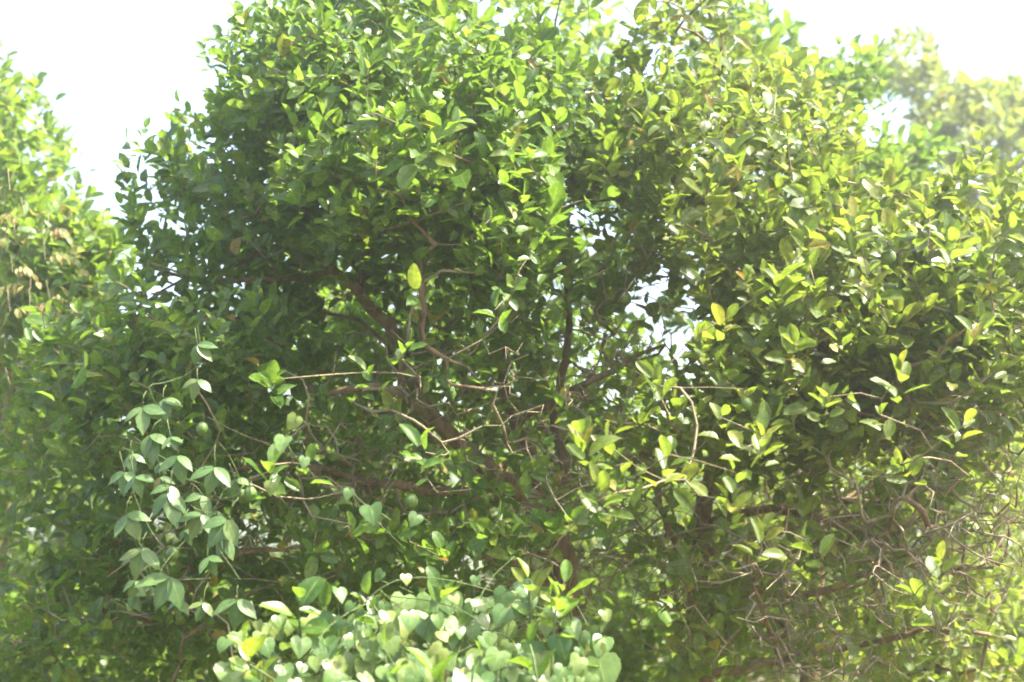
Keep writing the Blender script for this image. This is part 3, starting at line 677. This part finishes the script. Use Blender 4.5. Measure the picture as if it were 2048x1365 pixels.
for (px, py, d, s_, sp_) in CL:
    b_ = P(px, py, d + .2); top = b_ + np.array([R.normal(0, .012), R.uniform(.0, .03), R.uniform(.025, .05)])
    pet = smooth_path([top, (top + b_) / 2 + np.array([0, -.008, .006]), b_], .012); v, qd, tc_ = tube(pet, np.full(len(pet), .0011), 5)
    lf = link('leaf', mesh_np('leaf_stalk', v, [qd, tc_]), M['green_stem']); keep(lf, root)
    yaw = R.normal(0, .38); s_ *= R.uniform(.75, 1.2)
    for k in (-1, 0, 1):
        aim = yaw + R.normal(0, .12) + k * R.uniform(.55, .85)
        dr = unit(np.array([math.sin(aim), -.22 + R.normal(0, .12), -math.cos(aim) * .9 + (0.25 if k else 0)]))
        nn = np.array([R.normal(0, .25) + .25 * k, -.75, .65 + R.normal(0, .15)]); nn = unit(nn - dr * (nn @ dr)); xx = np.cross(dr, nn)
        Ls = .060 * s_ * (1.0 if k == 0 else .88) * R.uniform(.9, 1.1); m_ = np.eye(4)
        m_[:3, 0] = xx * Ls; m_[:3, 1] = dr * Ls; m_[:3, 2] = nn * Ls; m_[:3, 3] = b_
        o = bpy.data.objects.new('leaflet', hero_mesh('leaflet', int(R.integers(NT)), 'vine')); COL.objects.link(o)
        leafobjs.append((o, lf, Matrix(m_.tolist())))
    nodes_.append(top)
order = [list(range(20 + q, 34, 3)) for q in range(3)] + [[16, 14, 1, 0, 17], [2, 6, 9, 11, 13], [3, 4, 7, 10, 12], [5, 15, 8, 18, 19]]
for ch in order:
    p_ = [nodes_[i] + np.array([0, .02, .01]) for i in ch]
    p_ = np.array(p_); p_ = p_[np.argsort(-p_[:, 2])]
    q = smooth_path(p_, .03); v, qd, tc_ = tube(q, np.full(len(q), .0010), 5)
    keep(link('stem', mesh_np('stem', v, [qd, tc_]), M['green_stem']), root)
g_ = ground_pt(420, 3.1); q = smooth_path([g_, P(470, 1350, 3.4), P(380, 1220, 3.5), P(440, 1100, 3.45), P(385, 980, 3.5), P(440, 860, 3.4), P(380, 760, 3.35), P(395, 690, 3.2)], .05)
v, qd, tc_ = tube(q, np.linspace(.004, .002, len(q)), 6); keep(link('stem', mesh_np('stem', v, [qd, tc_]), M['twig']), root)
for o, lf, m_ in leafobjs:
    o.parent = lf; o.matrix_parent_inverse = lf.matrix_parent_inverse.copy(); o.matrix_basis = m_
    o.matrix_parent_inverse = Matrix.Identity(4)          # the leaf stalk itself carries world coordinates

# ------------------------------------------------------------------ feathery shrub with yellow and reddish young leaves, left edge
root = thing('feathery_shrub', 'shrub with drooping yellow and reddish feather leaves at the left edge', 'shrub', ground_pt(-170, 4.6))
lv = Leaves(); ps = []
for (px, py) in [(30, 490), (95, 470), (25, 545), (90, 520), (60, 580), (20, 625), (60, 620), (110, 715), (20, 770), (75, 750), (130, 660), (10, 700), (50, 440), (100, 600), (160, 720), (20, 380), (70, 860), (30, 900)]:
    b_ = P(px, py, 4.4 + R.uniform(-.2, .2)); sgn = R.choice([-1, 1]); Lr = R.uniform(.08, .13)
    pt = [b_ + np.array([sgn * Lr * f, -.02 * f, .03 * math.sin(f * 2.6) - .05 * f * f]) for f in np.linspace(0, 1, 7)]
    ps.append(pt)
    for i, q in enumerate(pt[1:]):
        for s_ in (-1, 1):
            lv.add(q, unit(np.array([sgn * .45, s_ * .45 - .2, -.75 + R.normal(0, .12)])), np.array([R.normal(0, .2), -.6, .8]), .036 * R.uniform(.8, 1.15), 'leaflet', 'young' if R.random() < .8 else 'far')
g_ = ground_pt(-170, 4.6)
for pt in ps: ps_ = None
stems = [[g_, g_ * .5 + p_[0] * .5 + R.normal(0, .10, 3) + [-.12, 0, .25], p_[0] + [-.06, .03, .02], *p_] for p_ in ps]
o = link('stems', vine_mesh(stems, .0013), M['twig'], kind='stuff'); keep(o, root)
plant(root, lv)

# ------------------------------------------------------------------ ground cover: grass and dry leaves
lv = Leaves(); n = 9000
gx = R.uniform(-6, 6, n); gy = R.uniform(2.2, 14, n); keepm = np.abs(gx) < gy * .5 + .6; gx, gy = gx[keepm], gy[keepm]; n = len(gx)
lv.add(np.stack([gx, gy, R.uniform(-.03, .08, n)], 1), np.stack([R.normal(0, .45, n), R.normal(0, .45, n), np.ones(n)], 1), R.normal(0, 1, (n, 3)), R.uniform(.12, .34, n), 'narrow', 'far'); lv.done(); lv.wide *= .28
link('grass', join_leaves('grass', lv, np.arange(n)), M['far'], kind='stuff')
lv = Leaves(); n = 6000
gx = R.uniform(-6, 6, n); gy = R.uniform(1.5, 14, n)
lv.add(np.stack([gx, gy, R.uniform(.0, .06, n)], 1), np.stack([R.normal(0, 1, n), R.normal(0, 1, n), R.normal(0, .2, n)], 1), np.array([0, 0, 1.]) + R.normal(0, .3, (n, 3)), R.uniform(.04, .075, n), 'lime', 'litter'); lv.done()
link('leaf_litter', join_leaves('leaf_litter', lv, np.arange(n)), M['litter'], kind='stuff')

# ------------------------------------------------------------------ which leaves show largest: those become objects, the rest of each crown is joined
W_, H_ = 683, 455; sc_px = W_ / 2048
tid, idx, dep, cx, cy_, ax, ay, bx_, by_ = [], [], [], [], [], [], [], [], []
for ti, (root, lv) in enumerate(ALL):
    c = lv.pos + lv.dir * (lv.len * .5)[:, None]; h1 = c + lv.dir * (lv.len * .5)[:, None]; h2 = c + lv.x * (lv.len * .25)[:, None]
    x0, y0, d0 = proj(c); x1, y1, _ = proj(h1); x2, y2, _ = proj(h2)
    tid.append(np.full(len(c), ti)); idx.append(np.arange(len(c))); dep.append(d0); cx.append(x0); cy_.append(y0); ax.append(x1 - x0); ay.append(y1 - y0); bx_.append(x2 - x0); by_.append(y2 - y0)
tid, idx, dep, cx, cy_, ax, ay, bx_, by_ = (np.concatenate(a) for a in (tid, idx, dep, cx, cy_, ax, ay, bx_, by_))
cx, cy_, ax, ay, bx_, by_ = (a * sc_px for a in (cx, cy_, ax, ay, bx_, by_))
buf = np.full((H_, W_), -1, int); vis_in = (cx > -10) & (cx < W_ + 10) & (cy_ > -10) & (cy_ < H_ + 10) & (dep > .3)
for g_ in [i for i in np.argsort(-dep) if vis_in[i]]:
    ex = abs(ax[g_]) + abs(bx_[g_]) + .5; ey = abs(ay[g_]) + abs(by_[g_]) + .5
    xa, xb = max(0, int(cx[g_] - ex)), min(W_, int(cx[g_] + ex) + 2); ya, yb = max(0, int(cy_[g_] - ey)), min(H_, int(cy_[g_] + ey) + 2)
    if xa >= xb or ya >= yb: continue
    det = ax[g_] * by_[g_] - ay[g_] * bx_[g_]
    if abs(det) < .15: continue
    gx = np.arange(xa, xb)[None] - cx[g_]; gy = np.arange(ya, yb)[:, None] - cy_[g_]
    u = (gx * by_[g_] - gy * bx_[g_]) / det; v = (-gx * ay[g_] + gy * ax[g_]) / det
    buf[ya:yb, xa:xb][u * u + v * v < 1] = g_
seen = np.bincount(buf[buf >= 0], minlength=len(tid))
nleaf = 0
for ti, (root, lv) in enumerate(ALL):
    me_ = np.where(tid == ti)[0]; s_ = seen[me_]; top = me_[np.argsort(-s_)[:300]]; top = top[seen[top] >= 3]
    hero = idx[top]; rest = np.setdiff1d(np.arange(len(lv.pos)), hero)
    inv = Matrix.Translation(-Vector(root.location))
    for i in hero:
        o = bpy.data.objects.new('leaf', hero_mesh(lv.kind[i], int(lv.t[i]), lv.mat[i])); COL.objects.link(o)
        o.parent = root; o.matrix_parent_inverse = inv; o.matrix_basis = leaf_matrix(lv, i); nleaf += 1
    for mt in np.unique(lv.mat[rest]) if len(rest) else []:
        keep(link('foliage', join_leaves('foliage', lv, rest[lv.mat[rest] == mt]), M[mt], kind='stuff'), root)
print('leaves', len(tid), 'heroes', nleaf, 'seen', (seen > 0).sum())

# ------------------------------------------------------------------ the hazy air
bm_v = np.array([(x, y, z) for x in (-85, 85) for y in (-34, 114) for z in (-1.2, 7.0)], float)
q = np.array([(0, 1, 3, 2), (4, 6, 7, 5), (0, 4, 5, 1), (2, 3, 7, 6), (0, 2, 6, 4), (1, 5, 7, 3)])
hz = mesh_np('haze', bm_v, [q])
m, t, N = nodes('haze'); v = N('VolumePrincipled', i_Density=0.0128, i_Anisotropy=0.80); v.inputs['Color'].default_value = (1.0, 0.98, 0.84, 1)
o = N('OutputMaterial'); t.links.new(v.outputs[0], o.inputs['Volume'])
ho = link('haze', hz, m, kind='stuff')
